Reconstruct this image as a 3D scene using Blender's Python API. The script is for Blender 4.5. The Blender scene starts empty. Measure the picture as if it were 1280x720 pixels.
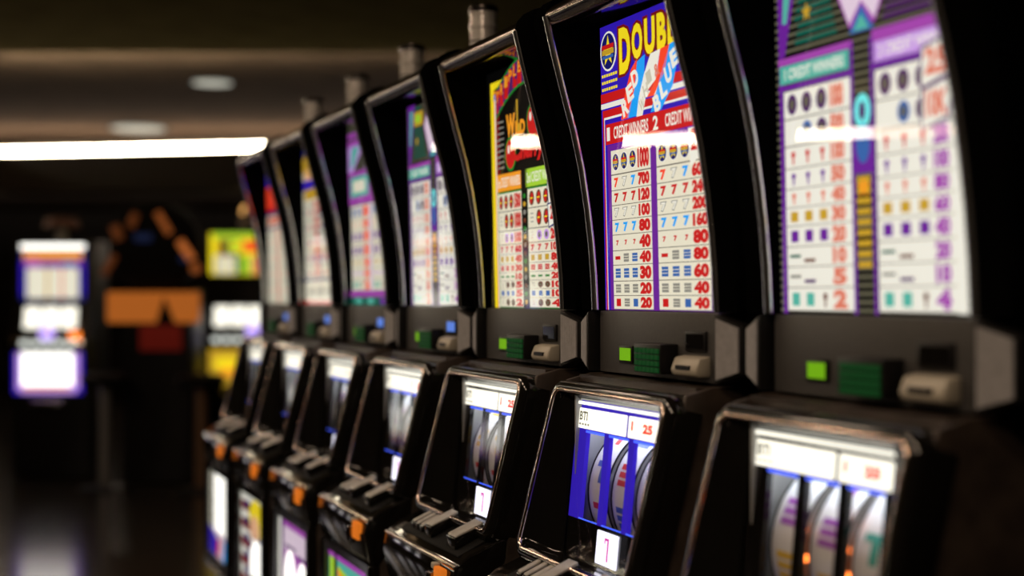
import bpy, bmesh, math, random
from mathutils import Vector, Matrix
random.seed(7)
scene = bpy.context.scene
COL = scene.collection
TH = math.atan(701 / 1778)            # the row of machines runs 21.5 deg left of the viewing direction
SN, CS = math.sin(TH), math.cos(TH)
H = 1.35                              # eye height

# ------------------------------------------------------------------ camera
cam = bpy.data.cameras.new('camera')
cam.sensor_width = 36.0
cam.lens = 36.0 * 1778 / 1280
cam.clip_start = 0.05
cam.dof.use_dof = True
cam.dof.focus_distance = 2.62
cam.dof.aperture_fstop = 1.55
cam_o = bpy.data.objects.new('camera', cam)
COL.objects.link(cam_o)
cam_o.location = (0, 0, H)
cam_o.rotation_euler = (math.radians(90 + 0.354), 0, -TH)
scene.camera = cam_o

# ------------------------------------------------------------------ world, exposure
w = bpy.data.worlds.new('dark_room')
scene.world = w
w.use_nodes = True
w.node_tree.nodes['Background'].inputs[0].default_value = (0.9, 0.8, 0.65, 1)
w.node_tree.nodes['Background'].inputs[1].default_value = 0.004
vs = scene.view_settings
vs.view_transform = 'Standard'
vs.look = 'None'
vs.gamma = 1
vs.use_curve_mapping = False
vs.exposure = 0.0


def ground(a, d):
    """a metres to the right, d metres ahead along the aisle's cross axis -> floor position"""
    return a * CS + d * SN, -a * SN + d * CS


def area(name, loc, target, size, size_y, power, color):
    l = bpy.data.lights.new(name, 'AREA')
    l.shape = 'RECTANGLE'
    l.size = size
    l.size_y = size_y
    l.energy = power
    l.color = color
    o = bpy.data.objects.new(name, l)
    COL.objects.link(o)
    o.location = loc
    d = Vector(target) - Vector(loc)
    o.rotation_euler = d.to_track_quat('-Z', 'Y').to_euler()
    return o


# light of the ceiling fittings over the aisle (the fittings themselves are built further down)
AISLE_LIGHTS = [(-0.75, -0.8), (-0.75, 1.2), (-0.75, 3.2), (-0.75, 5.2), (-0.75, 7.2)]  # the first, behind the viewer, is added to brighten the nearest cabinet side
for i, (lx, ly) in enumerate(AISLE_LIGHTS):
    area('downlight_lamp', (lx, ly, 2.915), (lx, ly, 0), 0.14, 0.9, 19.0, (1.0, 0.74, 0.52))


# ------------------------------------------------------------------ materials
def nd(nt, t, **kw):
    n = nt.nodes.new(t)
    for k, v in kw.items():
        setattr(n, k, v)
    return n


def surf(name, col, rough=0.4, metal=0.0, spec=0.5, noise=0.0, scale=40, bump=0.0, coat=0.0):
    m = bpy.data.materials.new(name)
    m.use_nodes = True
    nt = m.node_tree
    b = nt.nodes['Principled BSDF']
    b.inputs['Base Color'].default_value = (*col, 1)
    b.inputs['Roughness'].default_value = rough
    b.inputs['Metallic'].default_value = metal
    b.inputs['Specular IOR Level'].default_value = spec
    b.inputs['Coat Weight'].default_value = coat
    b.inputs['Coat Roughness'].default_value = 0.05
    if noise or bump:
        tc = nd(nt, 'ShaderNodeTexCoord')
        nz = nd(nt, 'ShaderNodeTexNoise')
        nz.inputs['Scale'].default_value = scale
        nz.inputs['Detail'].default_value = 4
        nt.links.new(tc.outputs['Object'], nz.inputs['Vector'])
        if noise:
            cr = nd(nt, 'ShaderNodeValToRGB')
            cr.color_ramp.elements[0].position = 0.3
            cr.color_ramp.elements[1].position = 0.7
            cr.color_ramp.elements[0].color = (*[c * (1 - noise) for c in col], 1)
            cr.color_ramp.elements[1].color = (*[min(1, c * (1 + noise)) for c in col], 1)
            nt.links.new(nz.outputs[0], cr.inputs[0])
            nt.links.new(cr.outputs[0], b.inputs['Base Color'])
            mr = nd(nt, 'ShaderNodeMapRange')
            mr.inputs['To Min'].default_value = max(0.02, rough * (1 - noise * .5))
            mr.inputs['To Max'].default_value = min(1, rough * (1 + noise * .5))
            nt.links.new(nz.outputs[0], mr.inputs['Value'])
            nt.links.new(mr.outputs[0], b.inputs['Roughness'])
        if bump:
            bp = nd(nt, 'ShaderNodeBump')
            bp.inputs['Strength'].default_value = bump
            bp.inputs['Distance'].default_value = 0.002
            nt.links.new(nz.outputs[0], bp.inputs['Height'])
            nt.links.new(bp.outputs[0], b.inputs['Normal'])
    return m


def glow(name, col, strength):
    m = bpy.data.materials.new(name)
    m.use_nodes = True
    nt = m.node_tree
    b = nt.nodes['Principled BSDF']
    b.inputs['Base Color'].default_value = (*[c * .3 for c in col], 1)
    b.inputs['Roughness'].default_value = 0.6
    b.inputs['Specular IOR Level'].default_value = 0.1
    b.inputs['Emission Color'].default_value = (*col, 1)
    b.inputs['Emission Strength'].default_value = strength
    return m


def pane(name, refl=1.0, ior=1.75, rough=0.0):
    """clear flat glass: lets light straight through and mirrors by Fresnel"""
    m = bpy.data.materials.new(name)
    m.use_nodes = True
    nt = m.node_tree
    nt.nodes.clear()
    out = nd(nt, 'ShaderNodeOutputMaterial')
    mix = nd(nt, 'ShaderNodeMixShader')
    tr = nd(nt, 'ShaderNodeBsdfTransparent')
    gl = nd(nt, 'ShaderNodeBsdfGlossy')
    gl.inputs['Roughness'].default_value = rough
    gl.inputs['Color'].default_value = (refl, refl, refl, 1)
    fr = nd(nt, 'ShaderNodeFresnel')
    fr.inputs['IOR'].default_value = ior
    ge = nd(nt, 'ShaderNodeNewGeometry')
    mu = nd(nt, 'ShaderNodeMath', operation='MULTIPLY_ADD')      # only the front surface mirrors
    mu.inputs[1].default_value = -1.0
    mu.inputs[2].default_value = 1.0
    nt.links.new(ge.outputs['Backfacing'], mu.inputs[0])
    m2 = nd(nt, 'ShaderNodeMath', operation='MULTIPLY')
    nt.links.new(mu.outputs[0], m2.inputs[0])
    nt.links.new(fr.outputs[0], m2.inputs[1])
    nt.links.new(m2.outputs[0], mix.inputs[0])
    nt.links.new(tr.outputs[0], mix.inputs[1])
    nt.links.new(gl.outputs[0], mix.inputs[2])
    nt.links.new(mix.outputs[0], out.inputs[0])
    return m


M = {}
M['black_gloss'] = surf('black_gloss_plastic', (.008, .007, .006), .075, noise=.25, scale=9, spec=.6)
M['black_satin'] = surf('black_satin_plastic', (.010, .009, .009), .42, noise=.2, scale=60, spec=.3)
M['black_matte'] = surf('black_inside', (.006, .006, .006), .7, spec=.15)
M['shell'] = surf('black_side_shell', (.002, .002, .002), .8, spec=0)
M['cabinet'] = surf('dark_laminate', (.050, .036, .028), .36, noise=.35, scale=22, bump=.15)
M['chrome'] = surf('chrome', (.85, .84, .84), .24, 1.0)
M['dark_chrome'] = surf('smoked_chrome', (.30, .27, .25), .14, 1.0)
M['bar_chrome'] = surf('smoked_bar_chrome', (.22, .18, .16), .17, 1.0)
M['edge_chrome'] = surf('warm_edge_chrome', (.85, .72, .60), .22, 1.0)
M['rose_chrome'] = surf('warm_chrome', (.92, .70, .60), .14, 1.0)
M['panel_grey'] = surf('grey_panel_plastic', (.068, .065, .062), .5, noise=.12, scale=120, bump=.1)
M['grille'] = surf('grey_speaker_grille', (.46, .45, .46), .45, .0, noise=.1, scale=80)
M['cap'] = surf('grey_button_cap', (.55, .53, .49), .32, noise=.1, scale=60)
M['cream'] = surf('cream_plastic', (.55, .50, .40), .4)
M['candle'] = surf('clear_grey_plastic', (.90, .84, .78), .2, .1, noise=.15, scale=30, coat=1.0)
M['reel'] = surf('white_reel_strip', (.75, .76, .78), .55)
M['reel_side'] = surf('grey_reel_disc', (.42, .41, .39), .5)
M['glass'] = pane('pay_glass_pane', 1.0, 1.7)
M['reel_pane'] = pane('reel_glass_pane', .6, 1.45)
M['housing'] = surf('light_grey_lining', (.38, .38, .37), .6)
M['wood'] = surf('dark_brown_laminate', (.05, .03, .02), .4, noise=.3, scale=14)
M['floor'] = surf('polished_dark_floor', (.030, .025, .020), .16, noise=.3, scale=3, spec=.6)
M['ceiling'] = surf('dark_olive_ceiling', (.20, .165, .075), .9, noise=.12, scale=4, spec=0)
M['tray'] = surf('brown_ceiling_panel', (.25, .175, .12), .85, noise=.15, scale=3, spec=.1)
M['bulkhead'] = surf('dark_bulkhead', (.020, .014, .009), .7)
M['wall'] = surf('dark_wall', (.020, .017, .015), .7, noise=.2, scale=2)
M['cove'] = glow('cove_light_diffuser', (1.0, .86, .62), 27.0)
M['cove_dim'] = glow('cove_light_pinkish', (1.0, .62, .42), 6.0)
M['down'] = glow('downlight_diffuser', (1.0, .78, .52), 6.0)
M['down_far'] = glow('downlight_far', (1.0, .98, .82), .55)
M['down_dim'] = glow('downlight_dim', (1.0, .95, .85), .12)
M['lime'] = glow('lime_display', (.24, .62, .01), .55)
M['blue_fringe'] = glow('blue_fringe_bar', (.06, .12, 1.0), 1.6)  # glow standing for a fringe of blue light
M['blue_disp'] = glow('pale_blue_display', (.12, .25, .8), .8)
M['white_lamp'] = glow('white_reel_lamp', (.90, .94, 1.0), 14.0)
M['header'] = glow('lit_header', (1.0, .96, .82), 1.45)
M['disp'] = glow('white_credit_display', (.86, .84, 1.0), 1.8)
M['pink_ink'] = glow('magenta_digit', (.75, .05, .35), 1.0)
M['orange'] = glow('orange_lamp', (1.0, .24, .02), .55)
M['orange_hot'] = glow('orange_lamp_hot', (1.0, .22, .02), 2.2)
M['pay_orange'] = glow('orange_payline_lamp', (1.0, .2, .03), 7.0)
M['green_key'] = glow('green_keypad', (.01, .10, .022), .30)
M['red_ink'] = surf('red_ink', (.62, .04, .03), .5)
M['blue_ink'] = surf('blue_ink', (.06, .12, .55), .5)
M['purple_ink'] = surf('purple_ink', (.35, .10, .50), .5)
M['teal_ink'] = surf('teal_ink', (.05, .40, .35), .5)
M['gold_ink'] = surf('gold_ink', (.75, .50, .06), .5)
M['mask_blue'] = glow('blue_reel_mask', (.05, .02, .70), .55)

PAL = {'white': ((.95, .93, .82), .90), 'ivory': ((.95, .90, .71), .84), 'cream': ((.80, .76, .60), .7), 'hot': ((1, .98, .9), 2.2),
       'red': ((.62, .012, .012), .95), 'bright_red': ((.95, .06, .02), 1.0), 'dark_red': ((.22, .008, .01), .8),
       'yellow': ((.95, .74, .015), 1.0), 'gold': ((.70, .42, .03), .8), 'orange': ((.95, .36, .02), .95),
       'blue': ((.035, .012, .50), .9), 'sky': ((.01, .36, .95), 1.0), 'steel': ((.05, .16, .50), .8), 'navy': ((.01, .012, .16), .8),
       'purple': ((.17, .02, .36), .85), 'magenta': ((.42, .07, .48), .85), 'lilac': ((.62, .34, .85), .9),
       'teal': ((.10, .50, .40), .9), 'dark_teal': ((.01, .16, .11), .7), 'cyan': ((.18, .85, .85), 1.0), 'green': ((.02, .30, .03), .7),
       'lime': ((.42, .72, .04), .9), 'black': ((.004, .004, .004), .5), 'olive': ((.17, .16, .10), .7), 'grey': ((.36, .35, .30), .7),
       'salmon': ((.80, .22, .14), .9), 'plum': ((.10, .02, .16), .8), 'brown': ((.20, .05, .02), .7), 'line': ((.28, .25, .20), .6),
       'hot_pink': ((.75, .04, .40), .9), 'skin': ((.90, .50, .28), .95), 'pale_blue': ((.55, .68, .95), 1.1), 'pale_pink': ((.82, .66, .80), .9)}
ART = {}
for k, (c, s) in PAL.items():
    ART[k] = glow('backlit_' + k, c, s)

# ------------------------------------------------------------------ mesh helpers
CACHE = {}


def finish(bm, name, mats, angle=38, off=(0, 0, 0), smooth=True):
    if any(off):
        bmesh.ops.translate(bm, verts=bm.verts, vec=off)
    me = bpy.data.meshes.new(name)
    bm.to_mesh(me)
    bm.free()
    for m in mats:
        me.materials.append(m)
    if smooth:
        me.shade_smooth()
        me.set_sharp_from_angle(angle=math.radians(angle))
    return me


def link(name, me, parent=None):
    o = bpy.data.objects.new(name, me)
    COL.objects.link(o)
    if parent is not None:
        o.parent = parent
    return o


def tag(o, label, cat, group=None):
    o['label'] = label
    o['category'] = cat
    if group:
        o['group'] = group
    return o


def struct(o):
    o['kind'] = 'structure'
    return o


def bevel(bm, geom_verts, wd, seg):
    es = set()
    vs_ = set(geom_verts)
    for v in geom_verts:
        for e in v.link_edges:
            if e.other_vert(v) in vs_:
                if len(e.link_faces) == 2 and e.calc_face_angle(0) > .35:
                    es.add(e)
    if es:
        bmesh.ops.bevel(bm, geom=list(es), offset=wd, segments=seg, profile=.5, affect='EDGES', clamp_overlap=True)


def box(bm, x0, x1, y0, y1, z0, z1, bev=0, seg=2, mat=0):
    nf = set(bm.faces)
    vs_ = [bm.verts.new((x, y, z)) for z in (z0, z1) for (x, y) in ((x0, y0), (x1, y0), (x1, y1), (x0, y1))]
    F = [(0, 3, 2, 1), (4, 5, 6, 7), (0, 1, 5, 4), (1, 2, 6, 5), (2, 3, 7, 6), (3, 0, 4, 7)]
    for f in F:
        bm.faces.new([vs_[i] for i in f])
    bmesh.ops.recalc_face_normals(bm, faces=[f for f in bm.faces if f not in nf])
    if bev:
        bevel(bm, vs_, bev, seg)
    for f in bm.faces:
        if f not in nf:
            f.material_index = mat


def prism(bm, pts, y0, y1, bev=0, seg=2, mat=0):
    """polygon in (x, z) pulled along y"""
    nf = set(bm.faces)
    a = [bm.verts.new((x, y0, z)) for x, z in pts]
    b = [bm.verts.new((x, y1, z)) for x, z in pts]
    n = len(pts)
    bm.faces.new(a)
    bm.faces.new(b[::-1])
    for i in range(n):
        bm.faces.new((a[i], b[i], b[(i + 1) % n], a[(i + 1) % n]))
    new = [f for f in bm.faces if f not in nf]
    bmesh.ops.recalc_face_normals(bm, faces=new)
    if bev:
        bevel(bm, a + b, bev, seg)
    for f in bm.faces:
        if f not in nf:
            f.material_index = mat


def cyl(bm, p0, p1, r0, r1=None, seg=20, mat=0):
    r1 = r0 if r1 is None else r1
    p0, p1 = Vector(p0), Vector(p1)
    d = (p1 - p0).normalized()
    u = d.orthogonal().normalized()
    v = d.cross(u)
    nf = set(bm.faces)
    A = [bm.verts.new(p0 + r0 * (math.cos(t) * u + math.sin(t) * v)) for t in [2 * math.pi * i / seg for i in range(seg)]]
    B = [bm.verts.new(p1 + r1 * (math.cos(t) * u + math.sin(t) * v)) for t in [2 * math.pi * i / seg for i in range(seg)]]
    bm.faces.new(A[::-1])
    bm.faces.new(B)
    for i in range(seg):
        bm.faces.new((A[i], A[(i + 1) % seg], B[(i + 1) % seg], B[i]))
    for f in bm.faces:
        if f not in nf:
            f.material_index = mat


def lathe(bm, prof, cx, cy, seg=24, mat=0):
    """(r, z) profile turned about the vertical through (cx, cy)"""
    rings = []
    for r, z in prof:
        rings.append([bm.verts.new((cx + r * math.cos(2 * math.pi * i / seg), cy + r * math.sin(2 * math.pi * i / seg), z)) for i in range(seg)])
    for a, b in zip(rings, rings[1:]):
        for i in range(seg):
            f = bm.faces.new((a[i], a[(i + 1) % seg], b[(i + 1) % seg], b[i]))
            f.material_index = mat
    bm.faces.new(rings[0][::-1]).material_index = mat
    bm.faces.new(rings[-1]).material_index = mat


def tube(bm, pts, r, seg=8, closed=False, mat=0):
    pts = [Vector(p) for p in pts]
    n = len(pts)
    rings = []
    for i, p in enumerate(pts):
        a = pts[(i - 1) % n] if (closed or i > 0) else p
        b = pts[(i + 1) % n] if (closed or i < n - 1) else p
        d = (b - a).normalized()
        ref = Vector((0, 1, 0)) if abs(d.y) < .9 else Vector((1, 0, 0))
        u = d.cross(ref).normalized()
        v = d.cross(u)
        rings.append([bm.verts.new(p + r * (math.cos(2 * math.pi * k / seg) * u + math.sin(2 * math.pi * k / seg) * v)) for k in range(seg)])
    return rings


def rrect(w2, h0, h1, r, n=6):
    """rounded rectangle outline in (y, t), anticlockwise, 4*(n+1) points"""
    out = []
    for cy, ct, a0 in ((w2 - r, h1 - r, 0), (-w2 + r, h1 - r, 90), (-w2 + r, h0 + r, 180), (w2 - r, h0 + r, 270)):
        for i in range(n + 1):
            a = math.radians(a0 + 90 * i / n)
            out.append((cy + r * math.cos(a), ct + r * math.sin(a)))
    return out


def loft(bm, loops, mat=0, closed_loop=False):
    V = [[bm.verts.new(p) for p in lp] for lp in loops]
    n = len(V[0])
    m = len(V)
    for k in range(m if closed_loop else m - 1):
        a, b = V[k], V[(k + 1) % m]
        for i in range(n):
            f = bm.faces.new((a[i], a[(i + 1) % n], b[(i + 1) % n], b[i]))
            f.material_index = mat


# ------------------------------------------------------------------ lettering and backlit artwork
TXT = {}


def text_polys(s, bold=0.0):
    key = (s, bold)
    if key in TXT:
        return TXT[key]
    cu = bpy.data.curves.new('lettering', 'FONT')
    cu.body = s
    cu.offset = bold
    cu.resolution_u = 3
    ob = bpy.data.objects.new('lettering', cu)
    COL.objects.link(ob)
    dg = bpy.context.evaluated_depsgraph_get()
    me = bpy.data.meshes.new_from_object(ob.evaluated_get(dg))
    vs_ = [(v.co.x, v.co.y) for v in me.vertices]
    fs = [tuple(p.vertices) for p in me.polygons]
    bpy.data.objects.remove(ob)
    bpy.data.curves.remove(cu)
    bpy.data.meshes.remove(me)
    if vs_:
        x0 = min(v[0] for v in vs_)
        x1 = max(v[0] for v in vs_)
        y0 = min(v[1] for v in vs_)
        y1 = max(v[1] for v in vs_)
        vs_ = [((x - x0) / (x1 - x0 or 1), (y - y0) / (y1 - y0 or 1)) for x, y in vs_]
    TXT[key] = (vs_, fs)
    return TXT[key]


class Art:
    """flat print on a lit panel; a runs left to right 0..1, v bottom to top 0..1"""

    def __init__(self, yl, yr, p0, p1, step=.0004):
        self.yl, self.yr = yl, yr
        self.p0, self.p1 = Vector(p0), Vector(p1)
        d = (self.p1 - self.p0).normalized()
        self.n = Vector((-d.y, d.x))           # towards -x
        if self.n.x > 0:
            self.n = -self.n
        self.step = step
        self.V, self.F, self.C = [], [], []
        self.names = []

    def pt(self, a, v, l):
        p = self.p0 + (self.p1 - self.p0) * v + self.n * self.step * l
        return (p.x, self.yl + (self.yr - self.yl) * a, p.y)

    def col(self, c):
        if c not in self.names:
            self.names.append(c)
        return self.names.index(c)

    def poly(self, pts, c, l=1):
        i = len(self.V)
        self.V += [self.pt(a, v, l) for a, v in pts]
        self.F.append(tuple(range(i, i + len(pts))))
        self.C.append(self.col(c))

    def rect(self, a0, v0, a1, v1, c, l=1):
        self.poly([(a0, v0), (a1, v0), (a1, v1), (a0, v1)], c, l)

    def ell(self, ca, cv, ra, rv, c, l=1, n=22):
        self.poly([(ca + ra * math.cos(2 * math.pi * i / n), cv + rv * math.sin(2 * math.pi * i / n)) for i in range(n)], c, l)

    def text(self, s, a0, v0, a1, v1, c, l=3, bold=.02, rot=0, shear=0):
        vs_, fs = text_polys(s, bold)
        i = len(self.V)
        ca, cv = (a0 + a1) / 2, (v0 + v1) / 2
        asp = abs((self.yr - self.yl) / (self.p1 - self.p0).length)
        cr, sr = math.cos(rot), math.sin(rot)
        for x, y in vs_:
            dx = (x - .5) * (a1 - a0) + shear * (y - .5) * (v1 - v0)
            dy = (y - .5) * (v1 - v0)
            if rot:
                X, Y = dx * asp, dy
                dx, dy = (X * cr - Y * sr) / asp, X * sr + Y * cr
            self.V.append(self.pt(ca + dx, cv + dy, l))
        for f in fs:
            self.F.append(tuple(i + k for k in f))
            self.C.append(self.col(c))

    def star(self, ca, cv, ra, rv, c, l):
        pts = []
        for i in range(10):
            r = 1 if i % 2 == 0 else .42
            t = math.pi / 2 + i * math.pi / 5
            pts.append((ca + ra * r * math.cos(t), cv + rv * r * math.sin(t)))
        self.poly(pts, c, l)

    def mesh(self, name, off):
        me = bpy.data.meshes.new(name)
        V = [(x + off[0], y + off[1], z + off[2]) for x, y, z in self.V]
        me.from_pydata(V, [], self.F)
        for n_ in self.names:
            me.materials.append(ART[n_])
        me.polygons.foreach_set('material_index', self.C)
        me.update()
        return me


def emblem(A, ca, cv, ra, rv, l=2):
    A.ell(ca, cv, ra, rv, 'white', l)
    A.ell(ca, cv, ra * .86, rv * .9, 'navy', l + 1)
    A.star(ca, cv, ra * .74, rv * .82, 'yellow', l + 2)
    A.rect(ca - ra * .72, cv + rv * .12, ca + ra * .72, cv + rv * .34, 'red', l + 3)
    A.rect(ca - ra * .72, cv - rv * .16, ca + ra * .72, cv + rv * .10, 'gold', l + 3)
    A.rect(ca - ra * .66, cv - rv * .36, ca + ra * .66, cv - rv * .2, 'steel', l + 3)


def bar3(A, ca, cv, ra, rv, c, l=3, gap='ivory'):
    A.rect(ca - ra, cv - rv, ca + ra, cv + rv, c, l)
    for t in (-.33, .33):
        A.rect(ca - ra, cv + rv * (t - .07), ca + ra, cv + rv * (t + .07), gap, l + 1)


def sym(A, kind, ca, cv, ra, rv):
    t, _, c = kind.partition(':')
    if t == '7':
        A.text('7', ca - ra * .62, cv - rv * .78, ca + ra * .62, cv + rv * .78, c, 3, .05)
    elif t == 'o7':      # white seven drawn as an outline
        A.text('7', ca - ra * .7, cv - rv * .82, ca + ra * .7, cv + rv * .82, 'grey', 3, .06)
        A.text('7', ca - ra * .5, cv - rv * .66, ca + ra * .5, cv + rv * .70, 'white', 4, .03)
    elif t == 's7':
        A.text('7', ca - ra * .35, cv - rv * .4, ca + ra * .35, cv + rv * .4, c, 3, .06)
    elif t == 'bar':
        A.rect(ca - ra * .7, cv - rv * .3, ca + ra * .7, cv + rv * .3, c, 3)
    elif t == 'bar3':
        bar3(A, ca, cv, ra * .72, rv * .72, c)
    elif t == 'emb':
        emblem(A, ca, cv, ra, rv * .9, 3)
    elif t == 'oval':
        A.ell(ca, cv, ra * .82, rv * .9, c, 3)
        A.ell(ca, cv, ra * .4, rv * .5, 'olive', 4)
    elif t == 'cher':
        A.ell(ca, cv, ra * .86, rv * .94, 'brown', 3)
        A.ell(ca - ra * .2, cv - rv * .3, ra * .42, rv * .4, 'red', 4)
        A.ell(ca + ra * .2, cv + rv * .3, ra * .42, rv * .36, 'red', 4)
        A.rect(ca - ra * .5, cv - rv * .1, ca + ra * .5, cv + rv * .06, 'yellow', 5)
    elif t == 'pin':
        A.ell(ca, cv + rv * .3, ra * .34, rv * .38, c, 3)
        A.rect(ca - ra * .14, cv - rv * .8, ca + ra * .14, cv + rv * .2, c, 3)
    elif t == 'blk':
        A.rect(ca - ra * .62, cv - rv * .7, ca + ra * .62, cv + rv * .7, c, 3)
    elif t == 'dash':
        A.rect(ca - ra * .9, cv - rv * .1, ca + ra * .9, cv + rv * .28, c, 3)
    elif t == 'low':
        A.rect(ca - ra * .9, cv - rv * .7, ca + ra * .9, cv - rv * .28, c, 3)
    elif t == 'txt':
        for i in range(3):
            A.rect(ca - ra * .5, cv + rv * (.5 - .5 * i), ca + ra * .5, cv + rv * (.62 - .5 * i), 'grey', 3)


def table(A, a0, a1, vb, rows, paycol, cell='ivory', payw=.34, line='line', marg=.03):
    """cells of one pay column: every row three symbols and the amount"""
    for i, (syms, pay) in enumerate(rows):
        v1, v0 = vb[i], vb[i + 1]
        h = v1 - v0
        A.rect(a0, v0 + h * .05, a1, v1, cell, 2)
        A.rect(a0, v0, a1, v0 + h * .05, line, 2)
        W = a1 - a0
        n = len(syms)
        sw = W * (1 - payw) / n
        for j, s in enumerate(syms):
            if s:
                sym(A, s, a0 + W * .02 + sw * (j + .5), v0 + h * .52, sw * .42, h * .40)
        if pay:
            A.text(pay, a1 - W * (payw - .03), v0 + h * .13, a1 - W * marg, v0 + h * .93, paycol, 3, .07)


GL = dict(yl=.225, yr=-.205, p0=(1.131, -.024), p1=(1.1185, .498))


def art_red_white_blue():
    A = Art(**GL)
    A.rect(0, 0, 1, 1, 'blue', 0)
    emblem(A, .085, .92, .08, .070)
    for s, a0, a1, v0, v1 in (('D', .185, .30, .822, .985), ('O', .305, .41, .856, .982), ('U', .42, .52, .858, .984), ('B', .53, .615, .86, .985), ('L', .62, .69, .86, .985), ('E', .70, .78, .86, .985)):
        A.text(s, a0 - .012, v0 - .008, a1 + .012, v1 + .008, 'dark_red', 2, .10)
        A.text(s, a0 + .004, v0 + .002, a1 - .004, v1 - .002, 'yellow', 3, .05)
    for i in range(3):
        for k in range(7):
            A.rect(.015 + k * .022, .832 - i * .024, .032 + k * .022, .842 - i * .024, 'yellow', 2)
    # nested red, white and blue bands that turn down the left side
    A.rect(0, 0, .062, .775, 'blue', 1)
    A.rect(.0, .742, 1, .775, 'red', 2)
    A.rect(.0, .722, 1, .740, 'white', 2)
    A.rect(.015, 0, 1, .716, 'red', 2)
    A.rect(.030, 0, 1, .690, 'white', 3)
    A.rect(.038, 0, 1, .682, 'blue', 4)
    # swashes behind RED WHITE BLUE
    L = 5
    A.poly([(.20, .668), (.27, .668), (.33, .76), (.36, .86), (.30, .83), (.24, .75)], 'bright_red', L)
    A.poly([(.25, .668), (.36, .668), (.42, .80), (.43, .865), (.36, .85), (.33, .76)], 'sky', L)
    A.poly([(.34, .655), (.40, .665), (.44, .74), (.52, .77), (.565, .865), (.48, .86), (.42, .80), (.37, .73)], 'white', L + 1)
    A.poly([(.44, .72), (.50, .72), (.60, .79), (.64, .87), (.565, .865), (.52, .77)], 'bright_red', L)
    A.poly([(.47, .668), (.56, .668), (.66, .735), (.74, .88), (.64, .87), (.57, .79)], 'sky', L)
    for s, a, v in (('R', .245, .708), ('E', .292, .752), ('D', .34, .796)):
        A.text(s, a - .030, v - .030, a + .030, v + .030, 'white', L + 3, .05, rot=.35)
    for s, a, v in (('W', .40, .70), ('H', .435, .745), ('I', .465, .785), ('&', .535, .80)):
        A.text(s, a - .022, v - .022, a + .022, v + .022, 'salmon' if s == '&' else 'cream', L + 3, .03, rot=.35)
    for s, a, v in (('B', .53, .692), ('L', .585, .733), ('U', .63, .776), ('E', .68, .822)):
        A.text(s, a - .028, v - .030, a + .028, v + .030, 'white', L + 3, .05, rot=.35)
    A.rect(.055, .592, .97, .664, 'red', L + 4)
    A.text('1', .068, .605, .098, .652, 'white', L + 5, .03)
    A.text('CREDIT WINNERS', .135, .607, .455, .650, 'white', L + 5, .02)
    A.text('2', .495, .605, .54, .652, 'white', L + 5, .03)
    A.text('CREDIT WINNERS', .60, .607, .93, .650, 'white', L + 5, .02)
    base = len(A.V)
    A.rect(.062, 0, .97, .590, 'purple', L)
    vb = [.556, .469, .415, .363, .312, .260, .205, .155, .099, .049, .002]
    e = ['emb'] * 3
    S = [e, ['7:bright_red', 'o7', '7:sky'], ['7:red'] * 3, ['o7'] * 3, ['7:sky'] * 3, ['s7:red', 's7:red', 's7:red'], ['bar:red', 'bar3:grey', 'bar3:steel'], ['bar3:steel'] * 3, ['bar3:grey'] * 3, ['blk:red', 'bar3:grey', 'blk:steel']]
    n0 = len(A.V)
    table(A, .095, .460, vb, list(zip(S, ['1000', '700', '120', '100', '80', '40', '40', '30', '20', '20'])), 'red')
    table(A, .512, .930, vb, list(zip(S, ['2000', '600', '240', '200', '160', '80', '80', '60', '40', '40'])), 'red')
    A.poly([(.80, .455), (.93, .50), (.93, .585), (.79, .575)], 'white', 9)
    A.text('20,', .81, .49, .92, .57, 'red', 10, .04)
    # everything of the table lies on top of the bands
    for i in range(n0, len(A.V)):
        x, y, z = A.V[i]
        A.V[i] = (x - .0004 * 4, y, z)
    zt = -.024 + .522 * .575
    for i in range(4, len(A.V)):
        x, y, z = A.V[i]
        if z > zt:
            A.V[i] = (x, y, z - .0065)
    return A


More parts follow.
